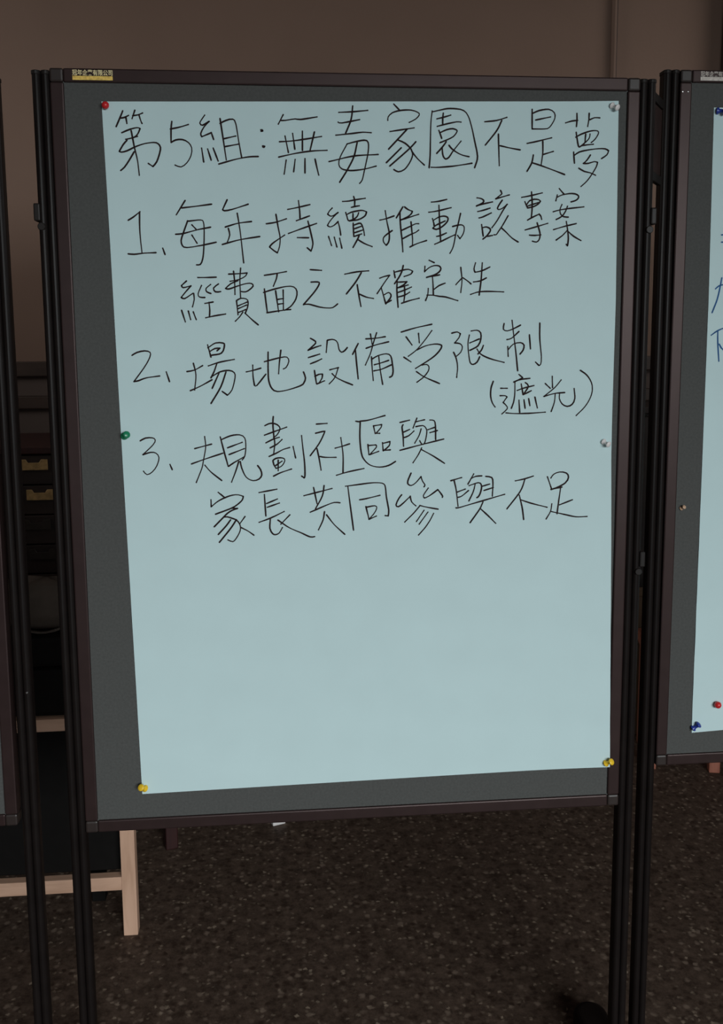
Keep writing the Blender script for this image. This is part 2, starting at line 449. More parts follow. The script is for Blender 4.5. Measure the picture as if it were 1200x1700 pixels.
big_sheet, big_surf = sheet('paper_sheet', 'pale blue sheet with lines of dark brown handwriting, pinned to the middle board',
    'pinned paper sheets', 0.0, (-0.3763, 1.7485), (0.4148, 1.7596), (-0.3568, 0.6549), (0.4317, 0.6649),
    [(-0.3763, 1.7485), (-0.3726, 1.5629), (-0.3666, 1.1941), (-0.3592, 0.7989), (-0.3568, 0.6549)],
    [(0.4148, 1.7596), (0.4191, 1.4518), (0.4185, 1.2679), (0.4190, 1.1986), (0.4230, 1.0574), (0.4275, 0.8496), (0.4317, 0.6649)], 0.27)
side_sheet, side_surf = sheet('paper_sheet', 'pale blue sheet with blue handwriting, cut off by the right picture edge',
    'pinned paper sheets', 0.073, (0.6049, 1.7695), (1.392, 1.772), (0.6105, 0.6850), (1.395, 0.720),
    [(0.6049, 1.7695), (0.6093, 1.4536), (0.6105, 0.6850)], [(1.392, 1.772), (1.395, 0.720)], 1.30)

INK = '''
-3456 17355 -3489 17281 -3562 17125;-3495 17249 -3433 17261 -3374 17290;-3415 17269 -3408 17222 -3403 17174;-3278 17366 -3323 17245;-3312 17288 -3241 17298 -3165 17327;-3219 17298 -3199 17224 -3179 17177;-3483 17039 -3355 17092 -3252 17115 -3211 17103 -3233 17050 -3270 16998 -3333 16966 -3428 16944;-3333 16966 -3253 16989;-3410 16931 -3471 16865 -3530 16768 -3497 16758 -3416 16778 -3285 16840 -3150 16885 -3015 16903 -2953 16887 -2919 16835 -2931 16756 -2980 16624 -3041 16552 -3107 16597;-3343 17071 -3325 16953 -3300 16805 -3266 16639 -3247 16424;-3310 16766 -3391 16638 -3461 16541 -3521 16490
-2737 17211 -2752 17102 -2758 16911;-2763 17101 -2628 17129 -2492 17170;-2758 16905 -2690 16943 -2589 16950 -2500 16908 -2453 16831 -2466 16721 -2532 16611 -2620 16550 -2709 16576
-2246 17308 -2312 17216 -2317 17183 -2280 17162 -2181 17218 -2258 17140 -2312 17041 -2296 16995 -2154 17054;-2154 17058 -2121 16955;-2305 16828 -2279 16624;-2215 16816 -2166 16653;-2131 16830 -2062 16641;-2018 17263 -1990 17056 -1939 16660;-2020 17191 -1929 17236 -1827 17255 -1783 17190 -1744 16926 -1705 16689;-1970 16968 -1788 17010;-1961 16852 -1738 16894;-2054 16597 -1785 16672 -1591 16707 -1454 16713
-1409 17104 -1387 17102 -1380 17089 -1405 17084
-1387 16868 -1353 16864 -1367 16851 -1385 16855
-1066 17330 -1142 17191;-1102 17246 -1034 17247 -885 17271 -805 17263 -553 17304;-1130 16933 -890 16953 -488 17017;-1044 17018 -996 16775;-927 17057 -897 16825;-778 17092 -782 16808;-595 17083 -668 16800;-1146 16707 -893 16763 -640 16801 -405 16814;-1032 16664 -1066 16456;-895 16674 -921 16491;-745 16688 -748 16474;-591 16683 -563 16550 -537 16445
-220 17374 11 17388 223 17409;-232 17231 -175 17220 98 17272;-7 17472 -32 17277 -119 17066;-269 17038 -15 17067 147 17087 274 17081;-97 16911 -203 16720 -227 16608 -182 16541 -43 16516 167 16540 349 16586;-97 16911 30 16945 170 16969 227 16936 226 16791 167 16522 131 16376 91 16326;-377 16647 6 16733 382 16759;58 16934 5 16722 -101 16520 -218 16339
624 17507 717 17415;531 17267 538 17318 600 17378 728 17415 891 17422 996 17390 1019 17353 961 17290 863 17240;565 17102 938 17160;833 17143 704 17008 541 16839;693 16975 798 16931 891 16842 915 16753 868 16640 786 16538 692 16504 622 16537;739 16863 505 16637;966 16955 856 16842 559 16588;903 16809 985 16709 1098 16608
1218 17412 1199 17241 1192 16980 1188 16755 1173 16568;1222 17401 1350 17430 1460 17452 1600 17450 1710 17426 1781 17345 1838 17174 1887 16965 1924 16800 1929 16702 1887 16573;1205 16575 1330 16576 1566 16597 1846 16641;1292 17298 1390 17321 1507 17356;1391 17384 1382 17295 1383 17206;1297 17186 1445 17225 1602 17257 1668 17254;1324 17127 1348 17064 1368 17008;1340 17093 1446 17139 1539 17155 1602 17134 1603 17104 1548 17036 1446 16986 1341 16944;1439 16960 1384 16885 1290 16783;1376 16870 1381 16795 1397 16735 1432 16701 1483 16728 1534 16804 1588 16872 1670 16970;1482 16908 1526 16856 1605 16801 1699 16760 1798 16739
2040 17264 2228 17286 2388 17334;2308 17287 2230 17134 2052 16915;2257 17083 2277 16609;2286 16909 2449 16875 2606 16849
2785 17459 2790 17166;2786 17395 2899 17442 3047 17462 3138 17412 3145 17323 3066 17194 2985 17168 2790 17166;2842 17299 3077 17348;2713 16947 2880 16982 3102 17036;2962 16983 2965 16808 2941 16615;2971 16783 3133 16831;2816 16776 2791 16652 2720 16528;2799 16657 2941 16615 3161 16539 3321 16481
3319 17262 3414 17289 3508 17301;3494 17405 3497 17301 3491 17208;3688 17408 3686 17318 3669 17210;3699 17311 3777 17342 3857 17339;3489 17122 3507 17018 3530 16913 3558 16906 3620 16955 3682 17012 3705 17057 3708 17095;3483 17047 3569 17093 3711 17140 3806 17148 3843 17126 3832 17081 3786 17013 3731 16968;3641 17094 3632 16967;3581 16921 3668 16933 3764 16942;3456 16823 3472 16654;3469 16774 3544 16823 3686 16855 3845 16875 3957 16872 4010 16843 3984 16782 3901 16725;3724 16780 3667 16697 3613 16651 3692 16652 3787 16679 3839 16668 3821 16600 3744 16471 3675 16380 3585 16300;3542 16579 3631 16531 3727 16509 3812 16472
-3438 15759 -3358 15808 -3258 15886;-3265 15880 -3270 15585 -3250 15271;-3458 15260 -3368 15253 -3209 15271 -3039 15278;-2935 15344 -2904 15249
-2576 16056 -2714 15844;-2632 15945 -2439 15968 -2177 16003;-2547 15755 -2621 15564 -2654 15463 -2638 15384 -2571 15355 -2342 15389 -2124 15435;-2536 15749 -2354 15767 -2309 15734 -2302 15588 -2317 15317 -2337 15181 -2373 15102 -2431 15095;-2735 15553 -2621 15564 -2404 15621 -2202 15660;-2486 15695 -2426 15632;-2490 15542 -2414 15419
-1941 16071 -2013 15925 -1986 15907 -1871 15926 -1622 16006;-1981 15663 -1785 15720 -1578 15747;-1793 15870 -1754 15589 -1712 15124;-1935 15645 -1915 15544 -1952 15442;-2033 15401 -1768 15472 -1456 15522
-1353 15714 -1210 15737 -1043 15790;-1203 15857 -1176 15681 -1145 15500 -1159 15364 -1191 15277 -1241 15307 -1310 15363 -1262 15420 -1075 15545;-1022 15930 -883 15957 -679 16004;-854 16061 -838 15908 -835 15795;-891 15761 -688 15834;-1017 15568 -795 15648 -581 15721;-713 15755 -669 15569 -641 15410 -672 15303 -730 15353;-879 15507 -705 15505
-336 15954 -379 15910 -407 15862 -365 15832 -316 15842 -246 15887 -317 15822 -380 15747 -412 15692 -374 15669 -311 15693 -247 15751;-248 15747 -224 15659 -208 15546;-397 15525 -353 15388;-309 15515 -269 15365;-226 15498 -192 15347;-175 16053 -70 16061 14 16078 176 16103;-3 16129 14 16061 10 15983;-39 15966 21 15980 84 15990;-127 15887 -110 15836 -90 15768 -37 15772 12 15796 55 15837 72 15885;-110 15857 -43 15891 69 15915 139 15919 195 15899 181 15851 139 15814 61 15779 -72 15762;-15 15871 -16 15796;-13 15728 -10 15639 -4 15526;-10 15694 54 15718 103 15725 131 15680 151 15612 161 15544;-3 15639 124 15684;3 15581 144 15626;3 15526 116 15564;81 15547 52 15482 -19 15358;59 15478 157 15420 280 15372
402 15774 491 15794 625 15839;487 15917 512 15757 546 15599 550 15503 535 15434 500 15393 464 15434 454 15489 483 15537 596 15617;763 15977 717 15901 660 15809;717 15901 720 15778 734 15607 752 15448 762 15293;788 15977 844 15936 911 15912 894 15871 830 15823 727 15778;727 15778 844 15813 1011 15865;738 15617 887 15686 965 15721 1011 15721;759 15493 887 15559 958 15587 1011 15625;890 15751 904 15607 915 15483 912 15387;872 15366 986 15418 1136 15466
1211 16051 1312 16061 1451 16092;1170 15896 1306 15917 1521 15968;1328 16003 1338 15796 1349 15612 1359 15446;1228 15801 1247 15740 1256 15691;1247 15777 1326 15823 1408 15839 1465 15821 1472 15778 1434 15723 1364 15667 1288 15636 1234 15655 1282 15698 1345 15728 1427 15765;1295 15529 1365 15545 1447 15582;1264 15409 1359 15449 1479 15508 1575 15551;1545 15680 1631 15702 1695 15705 1730 15674 1727 15607 1702 15545 1664 15496 1626 15545;1671 15882 1631 15705 1600 15582 1569 15416 1544 15336 1506 15271
1930 16119 1990 16110 2035 16083 2023 16043 1921 15994;1925 15994 2023 16025 2176 16059;1944 15911 2030 15930 2139 15964;1965 15813 2025 15829 2159 15891;2007 15712 2021 15620 2034 15534;2033 15666 2084 15676 2142 15648 2143 15608 2092 15540 2029 15488;2079 15528 2182 15546;2301 16234 2324 16185 2289 16154 2226 16108;2226 16105 2334 16136 2443 16167;2332 16087 2285 16020 2257 15965 2273 15943 2330 15959 2413 16023;2406 16020 2337 15916 2250 15768 2171 15663;2428 15849 2334 15689 2277 15608 2243 15559 2207 15556;2328 15658 2412 15584 2497 15504 2595 15445
2641 16130 2765 16153 2968 16200;2796 16215 2808 16074 2810 15941 2799 15822;2693 16064 2721 16003 2741 15968;2730 16029 2766 16078 2840 16102 2914 16096 2942 16074 2906 16030 2833 15990 2736 15968;2735 15998 2823 16025 2906 16052;2739 15782 2817 15826 2927 15876;2923 15876 2951 15845 2966 15796;2704 15631 2866 15676 3065 15734;2893 15743 2927 15641 2947 15552 2930 15480 2889 15445 2823 15458;2775 15551 2859 15547 2956 15556
3240 16266 3320 16178;3209 16169 3188 16080;3214 16138 3283 16169 3394 16190 3488 16188 3549 16157 3541 16113 3495 16082 3430 16064;3287 16023 3256 15943 3271 15873 3319 15837 3393 15830;3149 15912 3251 15939 3400 15962 3637 15988;3376 15997 3345 15917 3290 15842 3198 15792;3160 15637 3331 15686 3522 15731;3362 15762 3383 15651 3401 15499 3389 15387 3370 15410;3379 15624 3306 15548 3205 15476;3398 15606 3484 15535 3603 15468
-2592 14852 -2669 14784 -2647 14750 -2526 14778 -2615 14681 -2680 14602 -2629 14584 -2501 14664;-2489 14664 -2483 14567 -2513 14458;-2681 14407 -2629 14229;-2578 14395 -2547 14263;-2504 14383 -2461 14262;-2419 14903 -2287 14903 -2138 14908;-2365 14783 -2421 14658 -2399 14606 -2319 14600;-2227 14797 -2298 14738 -2288 14686 -2225 14660;-2106 14806 -2183 14743 -2156 14686 -2075 14689;-2322 14509 -2194 14531;-2258 14526 -2250 14405 -2258 14302;-2316 14290 -2177 14319 -2009 14346
-1947 14954 -1815 14959 -1664 14971 -1689 14925 -1782 14874 -1927 14845;-1806 14856 -1922 14805 -1999 14737 -1947 14728 -1819 14771 -1680 14810 -1599 14810 -1576 14770 -1636 14713 -1694 14684 -1758 14688;-1871 14999 -1858 14839 -1857 14645;-1761 15045 -1777 14862 -1772 14587;-1836 14553 -1818 14334;-1824 14559 -1766 14585 -1685 14575 -1657 14529 -1671 14437 -1707 14356;-1821 14467 -1669 14529;-1816 14426 -1681 14483;-1811 14369 -1694 14414;-1742 14374 -1796 14299 -1861 14236;-1707 14356 -1611 14264 -1508 14176
-1399 14935 -1248 14957 -1057 14992;-1202 14953 -1214 14884 -1263 14769;-1403 14728 -1384 14540 -1364 14366;-1416 14673 -1276 14717 -1065 14764 -949 14757 -899 14688 -917 14573 -1001 14457 -1095 14400;-1371 14362 -1165 14393 -1001 14411;-1230 14700 -1189 14377;-1113 14711 -1114 14411;-1197 14567 -1111 14580;-1191 14493 -1112 14504
-688 15021 -513 15009;-679 14830 -574 14832 -551 14802 -622 14687 -801 14484;-801 14484 -719 14491 -555 14448 -438 14432 -343 14438 -267 14494
-150 14951 39 14986 223 15002;109 14974 14 14824 -129 14646;42 14789 71 14604 99 14453;72 14646 178 14599 296 14575
397 14888 468 14914 554 14932 478 14830 354 14649;420 14737 448 14644 491 14490;472 14635 534 14667 572 14635 562 14579 491 14495;491 14495 577 14546;620 15001 639 14895;625 14978 753 15010 849 15024 915 14996 887 14950 782 14913;768 15084 744 14987 696 14895 630 14802;672 14839 667 14700 686 14438;677 14825 825 14834 772 14783 677 14737;677 14737 844 14783;682 14667 791 14704 896 14750;691 14597 791 14625 868 14671;787 14764 791 14634 777 14522;739 14499 868 14540 1021 14577
1177 15163 1258 15126;1111 15070 1106 14987 1173 15047 1258 15081 1335 15075 1364 15033 1335 14982 1259 14936 1135 14899;1135 14899 1345 14938;1230 14908 1240 14791 1246 14623;1260 14717 1336 14772 1432 14809;1164 14726 1155 14623 1121 14539;1145 14624 1236 14623 1346 14604 1443 14594 1636 14537
1680 15054 1701 14856 1683 14664;1705 14891 1646 14832 1605 14786;1717 14891 1790 14844 1846 14797;1915 15123 1892 15030 1909 14977 2018 15000 2145 15058;1887 14827 1995 14843 2091 14890;2023 15123 2007 14855 1978 14621;1840 14633 1972 14672 2142 14679 2372 14671
-3460 13722 -3379 13767 -3263 13789 -3184 13766 -3187 13696 -3272 13546 -3446 13316;-3446 13316 -3372 13331 -3256 13372 -3048 13400;-2946 13462 -2901 13310
-2630 13463 -2513 13485 -2384 13554;-2526 13593 -2492 13410 -2518 13176;-2586 13165 -2428 13234 -2244 13333;-2298 13874 -2252 13683;-2295 13828 -2177 13901 -2061 13900 -2039 13861 -2088 13745 -2252 13711;-2269 13769 -2191 13815 -2109 13822 -2157 13780;-2296 13548 -2115 13605 -1893 13645;-2162 13589 -2212 13454 -2261 13361;-2261 13373 -2119 13453 -1979 13475 -1898 13439 -1888 13357 -1940 13169 -2012 13088 -2092 13148;-2131 13442 -2247 13197;-2026 13452 -2114 13218 -2272 12961
-1711 13449 -1605 13471 -1482 13505;-1608 13553 -1607 13377 -1587 13236 -1551 13235 -1407 13410;-1365 13755 -1370 13469 -1362 13304 -1317 13185 -1235 13137 -1070 13159 -867 13223 -812 13269 -787 13345 -817 13440;-1426 13605 -1179 13666 -1073 13673 -1043 13607 -1087 13513 -1130 13490;-1165 13783 -1192 13585 -1207 13415
-700 13963 -644 13931 -619 13888 -740 13776;-740 13776 -620 13825 -538 13849;-736 13663 -558 13716;-705 13566 -617 13599 -528 13640;-644 13461 -615 13253;-639 13367 -575 13398 -518 13403 -525 13340 -564 13278;-609 13247 -488 13296;-436 13930 -454 13742;-436 13930 -360 13944 -297 13923 -266 13866 -254 13791 -216 13743 -166 13765 -121 13815;-403 13468 -263 13502;-270 13495 -309 13376 -348 13313 -412 13248;-366 13408 -297 13344 -170 13279 -43 13227
51 13876 -39 13707;6 13776 23 13574 47 13321;172 13948 318 13956 482 13980;245 14025 273 13862;344 14043 293 13887 241 13711 163 13538;175 13800 318 13849 535 13900;260 13667 271 13484 287 13293;266 13629 368 13685 496 13711 566 13677 592 13556 604 13430 585 13360 546 13341;375 13678 399 13457 437 13228;304 13540 419 13571 534 13608;297 13445 418 13469 579 13538
733 14050 963 14115 1223 14170;812 13975 906 13847;1010 14030 1024 13881;1223 14071 1108 13916 978 13768 848 13670;776 13656 889 13581;985 13768 1123 13831 1267 13858 1354 13850 1384 13822 1340 13744 1225 13638 964 13476;1065 13528 1138 13538 1179 13502 1167 13431 1095 13339 986 13257;978 13426 1109 13338 1350 13232
1542 14027 1629 14047 1680 14019 1659 13955 1590 13874;1590 13874 1674 13862 1715 13812 1690 13726 1610 13656;1573 13727 1610 13648 1640 13505 1627 13326;1826 13996 1805 13861 1821 13675 1844 13560 1888 13531 1954 13566 1997 13652;1855 14060 1949 14071 2008 14031 2012 13931 1966 13824 1835 13754;1834 13872 1987 13934;2054 13831 2025 13759 1967 13695;1952 13774 2011 13695 2159 13622 2394 13558
2386 14175 2376 14083 2439 14058 2534 14089 2654 14148;2434 13921 2507 13939 2630 14048;2515 14224 2543 14003 2584 13716 2618 13421;2450 13811 2460 13653;2458 13760 2538 13846 2655 13871 2715 13830 2701 13751 2651 13687;2800 13994 2822 13769;2966 14179 2971 13929 3002 13641 2993 13525 2964 13504 2908 13558
2222 13259 2186 13144 2183 13013 2211 12911 2256 12845
2344 13145 2452 13143;2335 13026 2417 13025 2449 13003 2388 12916 2441 12864 2456 12813 2369 12731;2435 12748 2584 12734 2807 12735 3083 12750;2641 13363 2701 13311 2635 13276 2554 13241;2561 13248 2679 13283 2820 13299;2576 13233 2576 13052 2559 12921 2523 12820;2615 13107 2726 13144 2888 13182;2680 13210 2696 13123 2713 13036;2747 13231 2799 13173 2720 13043;2720 13038 2845 13099;2647 12949 2661 12752;2729 12955 2749 12817;2806 12973 2827 12859;2907 12997 2951 12821
3186 13328 3194 13146;3074 13213 3157 13135;3333 13268 3231 13146 3055 13005;3055 13005 3233 13051 3397 13064;3241 13044 3229 12912 3180 12759;3315 13057 3310 12970 3357 12881 3440 12839 3522 12872 3564 12966 3549 13127
3643 13420 3750 13344 3828 13226 3849 13109 3819 12978 3733 12832 3593 12690
-3384 12392 -3302 12433 -3197 12436 -3152 12400 -3189 12325 -3351 12173;-3351 12173 -3229 12207 -3148 12193 -3104 12121 -3143 11990 -3216 11896 -3299 11855 -3351 11911;-2937 12010 -2905 11926
-2546 12254 -2279 12321;-2385 12442 -2374 12275 -2415 12060 -2442 11941 -2536 11714;-2604 12011 -2391 12084 -2106 12174;-2394 11988 -2303 11878 -2136 11737;-2142 12433 -2082 12174 -2029 11962;-2124 12390 -1981 12447 -1840 12461 -1758 12408 -1745 12264 -1765 12120 -1806 12061;-2033 12257 -1800 12341;-2012 12149 -1769 12240;-2022 11962 -1945 12015 -1777 12108;-1861 12038 -1913 11882 -1983 11708;-1838 12037 -1817 11929 -1749 11783 -1643 11725 -1548 11749 -1503 11814 -1521 11899 -1567 11967
-1439 12600 -1375 12629 -1308 12635 -1242 12610 -1202 12562 -1217 12502 -1258 12442 -1306 12409;-1449 12448 -1311 12497 -1095 12571;-1303 12743 -1312 12632 -1302 12449 -1288 12314 -1308 12151;-1428 12326 -1313 12382 -1215 12411;-1363 12244 -1247 12306 -1172 12376;-1382 12108 -1270 12157 -1155 12216 -1054 12245;-1323 12042 -1308 11974 -1275 11915;-1320 12046 -1272 12075 -1198 12084 -1138 12063 -1145 12005 -1194 11944 -1275 11915;-1239 12048 -1242 11877;-1281 11960 -1179 12029;-1318 11790 -1209 11842 -1029 11900;-999 12261 -962 12076;-862 12432 -845 12238 -821 11999 -817 11793 -832 11752 -872 11784
-626 12612 -454 12621;-640 12466 -508 12495 -497 12478 -583 12304 -729 12108;-620 12220 -586 12050 -559 11873;-573 12093 -489 12077 -316 12074;-331 12222 -223 12249 -97 12288;-238 12389 -205 12116 -208 11824;-312 11785 -130 11835 129 11886
4 12648 69 12637;69 12647 214 12664 473 12733;74 12637 67 12377 90 12135 137 12024 234 11937 380 11903 526 11927 640 11991;286 12572 314 12446;298 12571 419 12589 407 12541 334 12457;321 12450 387 12449;195 12273 211 12108;199 12254 321 12264 332 12227 223 12108;223 12108 369 12159;430 12298 441 12165;435 12286 551 12313 539 12248 454 12172;454 12172 558 12180
712 12618 866 12653;764 12581 746 12542 763 12399 770 12235;772 12462 866 12503;777 12374 853 12402 938 12477;986 12684 924 12526;960 12623 1031 12639 1111 12656;969 12547 1085 12563 1134 12518 1148 12464 1134 12367 1108 12273 1067 12261 1032 12319;1054 12510 1022 12404 951 12281;1196 12650 1264 12640 1286 12560 1290 12333;1165 12495 1286 12535;1197 12446 1318 12479;711 12169 1014 12244 1422 12340;1063 12203 1014 12101 924 11964;1068 12171 1247 12070 1437 11945
-2197 11549 -2103 11467;-2314 11432 -2313 11319;-2313 11319 -2212 11400 -2103 11456 -1981 11497 -1881 11502 -1804 11475 -1819 11420 -1885 11356 -1994 11289 -2249 11197;-1994 11289 -1897 11284 -1987 11253 -2060 11207 -2133 11136 -2276 10993;-2119 11146 -2061 11149 -1991 11125 -1920 11094 -1871 11027 -1859 10953 -1882 10880 -1934 10793 -1986 10743 -2064 10774;-2013 11100 -2087 11003 -2215 10866;-1920 11101 -2024 10950 -2201 10737;-1783 11149 -1871 11030;-1851 10971 -1745 10913 -1649 10841
-1552 11531 -1269 11579;-1469 11498 -1452 11148;-1436 11351 -1263 11420;-1426 11290 -1233 11354;-1562 11048 -1369 11117 -1158 11215;-1381 11105 -1392 10946 -1350 10859 -1302 10840 -1242 10868 -1192 10953;-1068 11159 -1215 11010;-1262 11078 -1084 10950 -892 10859 -748 10789 -675 10792
-839 11464 -387 11572;-683 11595 -631 11332;-514 11623 -545 11453 -657 11247;-742 11193 -474 11304 -353 11343 -261 11336;-512 11199 -538 11060 -613 10901;-481 11145 -357 10981 -188 10816
-132 11603 -110 11406 -46 10882;-169 11604 13 11624 244 11649 378 11648 451 11627 476 11565 490 11418 528 11195 518 11101 469 11109;55 11378 158 11393 387 11444;157 11265 205 11066;157 11253 303 11274 333 11236 291 11151 205 11054;205 11054 327 11105
892 11797 838 11666 848 11612 897 11594 965 11634 1054 11735;1054 11735 1078 11661 1118 11601 1103 11567;1172 11546 1093 11424 1113 11384 1182 11412 1330 11517;1330 11517 1404 11417 1404 11387;740 11446 691 11383 646 11281 685 11250 759 11303 882 11419;877 11419 902 11324 971 11258;1040 11262 936 11140 788 10995;1035 11262 1163 11229 1336 11195;1104 11181 981 11000;1168 11150 1025 10954;1262 11127 1203 11014 1124 10897 1015 10775
1541 11658 1719 11707;1596 11660 1631 11501 1663 11237;1646 11469 1780 11516;1662 11383 1721 11400 1835 11492;1917 11762 1824 11596;1887 11693 1952 11722 2051 11728;1844 11571 1992 11617 2042 11586 2048 11522 2024 11433 1995 11384 1970 11370;1943 11598 1914 11475 1841 11318;2116 11718 2215 11697 2236 11607 2229 11389;2058 11556 2182 11590;2088 11486 2242 11532;1628 11211 1678 11212 1956 11287 2433 11416;2075 11298 2017 11174 1864 10958;2042 11179 2158 11071 2289 10938
2609 11634 2751 11662 2903 11707;2767 11662 2691 11459 2473 11173;2676 11396 2727 11189 2756 10988;2709 11316 2886 11255 3142 11186
3139 11692 3216 11479;3197 11669 3243 11731 3338 11767 3450 11749 3490 11679 3438 11585 3296 11509 3200 11479;3200 11479 3385 11517;3360 11492 3333 11271 3311 11074;3350 11222 3563 11303;3221 11241 3201 11115 3130 10989;3208 11114 3433 11061 3627 11018 3814 11020
'''
BLUE_INK = '''
6307 14925 6284 14776 6241 14563 6161 14342;6203 14741 6261 14790 6335 14812
6163 13963 6265 14034 6361 14076;6277 14034 6286 13832 6318 13521;6313 13810 6353 13745 6385 13716
6271 15636 6297 15639
6273 15517 6303 15517
'''
write(INK, big_sheet, big_surf, M_INK, 0.00225)
write(BLUE_INK, side_sheet, side_surf, M_BLUEINK, 0.0022)

# ---------------------------------------------------------------- pins
def pin(x, y, z, kind, m, label, tilt=(0, 0), s=1.0):
    root = thing('push_pin', label, 'pin', (x, y, z), 'push pins on the boards')
    M = Matrix.Rotation(math.radians(90), 4, 'X')          # +z of the lathe points towards -y, out of the board
    T = Matrix.Rotation(math.radians(tilt[0]), 4, 'Z') @ Matrix.Rotation(math.radians(tilt[1]), 4, 'X') @ M @ Matrix.Scale(s, 4)
    bm = bmesh.new()
    if kind == 'ball':
        prof = [(0, 0.0)] + [(0.0056 * math.sin(math.pi * k / 12), 0.0056 - 0.0056 * math.cos(math.pi * k / 12)) for k in range(1, 12)] + [(0, 0.0112)]
    else:
        prof = [(0, 0), (0.0048, 0), (0.0052, 0.0006), (0.0050, 0.0014), (0.0030, 0.0030), (0.0026, 0.0060), (0.0032, 0.0092),
                (0.0048, 0.0106), (0.0050, 0.0116), (0.0046, 0.0126), (0.0030, 0.0134), (0, 0.0136)]
    lathe(bm, prof, 20, T)
    obj('pin_head', bm, m, root, smooth=True)
    bm = bmesh.new(); lathe(bm, [(0, -0.008), (0.0006, -0.006), (0.0006, 0.0005), (0, 0.0005)], 8, T)
    obj('needle', bm, M_STEEL, root)
    return root
def on(surf, x, z): return surf(x, z) - 0.0008
for x, z, k, m, lab, tl, s in (
    (-0.3699, 1.7419, 'ball', M_RED, 'red round-headed pin at the top left corner of the middle sheet', (0, 0), 1.0),
    (0.4040, 1.7525, 'push', M_WHITE, 'white push pin at the top right corner of the middle sheet', (35, 25), 1.0),
    (-0.3625, 1.2470, 'push', M_GREEN, 'green push pin on the left edge of the middle sheet', (25, -15), 1.15),
    (0.4050, 1.2260, 'push', M_WHITE, 'white push pin on the right edge, level with the numeral three', (30, 20), 1.0),
    (-0.3520, 0.6650, 'push', M_YELLOW, 'yellow push pin at the bottom left corner of the middle sheet', (-25, -30), 1.15),
    (0.4240, 0.6725, 'push', M_YELLOW, 'yellow push pin at the bottom right corner of the middle sheet', (35, -30), 1.15)):
    pin(x, on(big_surf, x, z), z, k, m, lab, tl, s)
for x, z, k, m, lab, tl, s in (
    (0.6104, 1.7640, 'push', M_BLUE, 'blue push pin at the top of the right-hand sheet', (50, 10), 1.15),
    (0.6120, 0.6935, 'push', M_BLUE, 'blue push pin at the bottom corner of the right-hand sheet', (58, -42), 1.15),
    (0.6543, 0.7381, 'ball', M_RED, 'red round-headed pin low on the right-hand sheet', (0, 0), 1.12)):
    pin(x, on(side_surf, x, z), z, k, m, lab, tl, s)
pin(0.5751, 0.0725, 1.0971, 'push', M_TAN, 'small tan pin alone in the grey fabric of the right-hand board', (20, -25), 0.72)

# ---------------------------------------------------------------- furniture behind the boards
# low dark cabinet with a pale wooden front frame
st = thing('low_cabinet', 'low dark cabinet in a pale planed wood frame, one leg showing left of the board', 'cabinet', (0, 0, 0))
LX, RX, FY, BY = -1.42, -0.472, 0.618, 0.80
for x0 in (RX - 0.033, LX):
    boxobj('leg', (x0, x0 + 0.033, FY, FY + 0.033, 0.0, 0.540), M_PINE, st, 0.0015)
    xb = x0 - 0.10 if x0 > -1 else x0 + 0.05
    boxobj('leg', (xb, xb + 0.033, BY - 0.033, BY, 0.0, 0.152), M_BLACK, st, 0.0015)['label'] = 'black back leg'
boxobj('lower_rail', (LX + 0.033, RX - 0.033, FY + 0.001, FY + 0.026, 0.115, 0.148), M_PINEX, st, 0.0015)
boxobj('upper_rail', (LX + 0.033, RX - 0.033, FY + 0.001, FY + 0.027, 0.511, 0.540), M_PINEX, st, 0.0015)
boxobj('body', (LX + 0.04, RX - 0.036, FY + 0.0272, BY, 0.152, 0.538), M_BLACK, st, 0.003)['label'] = 'black cabinet body'
# black case on top of the stand
cs = thing('black_case', 'black case lying on top of the low pale-framed cabinet', 'case', (0, 0, 0.540))
boxobj('body', (-1.30, -0.53, 0.632, 0.80, 0.0, 0.115), M_BLACK, cs, 0.012)
boxobj('lid', (-1.30, -0.53, 0.632, 0.80, 0.117, 0.190), M_BLACK, cs, 0.012)
boxobj('handle', (-0.98, -0.86, 0.606, 0.632, 0.095, 0.108), M_DULL, cs, 0.004)
# grey-brown bag slumped on the case
bm = bmesh.new()
NX, NZ = 36, 18
def bagpt(u, v):
    a = 2 * math.pi * u; b = math.pi * (v - 0.5)
    e = 0.62
    cb = math.copysign(abs(math.cos(b)) ** e, math.cos(b)); sb = math.copysign(abs(math.sin(b)) ** 0.75, math.sin(b))
    ca = math.copysign(abs(math.cos(a)) ** e, math.cos(a)); sa = math.copysign(abs(math.sin(a)) ** e, math.sin(a))
    wob = 1 + 0.035 * math.sin(7 * a + 3 * b) + 0.03 * math.sin(11 * b + 2 * a)
    return (-0.66 + 0.13 * cb * ca * wob, 0.715 + 0.075 * cb * sa * wob, 0.0600 + 0.0525 * sb * (1 + 0.10 * math.sin(3 * a)) )
rings = []
for j in range(NZ + 1):
    rings.append([bm.verts.new(bagpt(i / NX, j / NZ)) for i in range(NX)])
for j in range(NZ):
    for i in range(NX):
        k = (i + 1) % NX
        bm.faces.new((rings[j][i], rings[j][k], rings[j + 1][k], rings[j + 1][i]))
bmesh.ops.remove_doubles(bm, verts=bm.verts, dist=1e-5)
bag = thing('cloth_bag', 'small grey-brown bag slumped on the black case, seen between the left posts', 'bag', (0, 0, 0.731))
obj('bag_body', bm, M_BAG, bag, smooth=True)
bm = bmesh.new()
for i in range(25):
    pass
pts = []
for i in range(25):
    t = i / 24; pts.append(Vector((-0.71 + 0.10 * t, 0.642 - 0.004 * math.sin(math.pi * t), 0.016 - 0.012 * math.sin(math.pi * t))))
for i in range(24):
    a, b = pts[i], pts[i + 1]
    box(bm, a.x, b.x, min(a.y, b.y) - 0.004, max(a.y, b.y) + 0.004, min(a.z, b.z) - 0.0018 + 0.004, max(a.z, b.z) + 0.0018 + 0.004)
obj('strap', bm, M_DULL, bag)

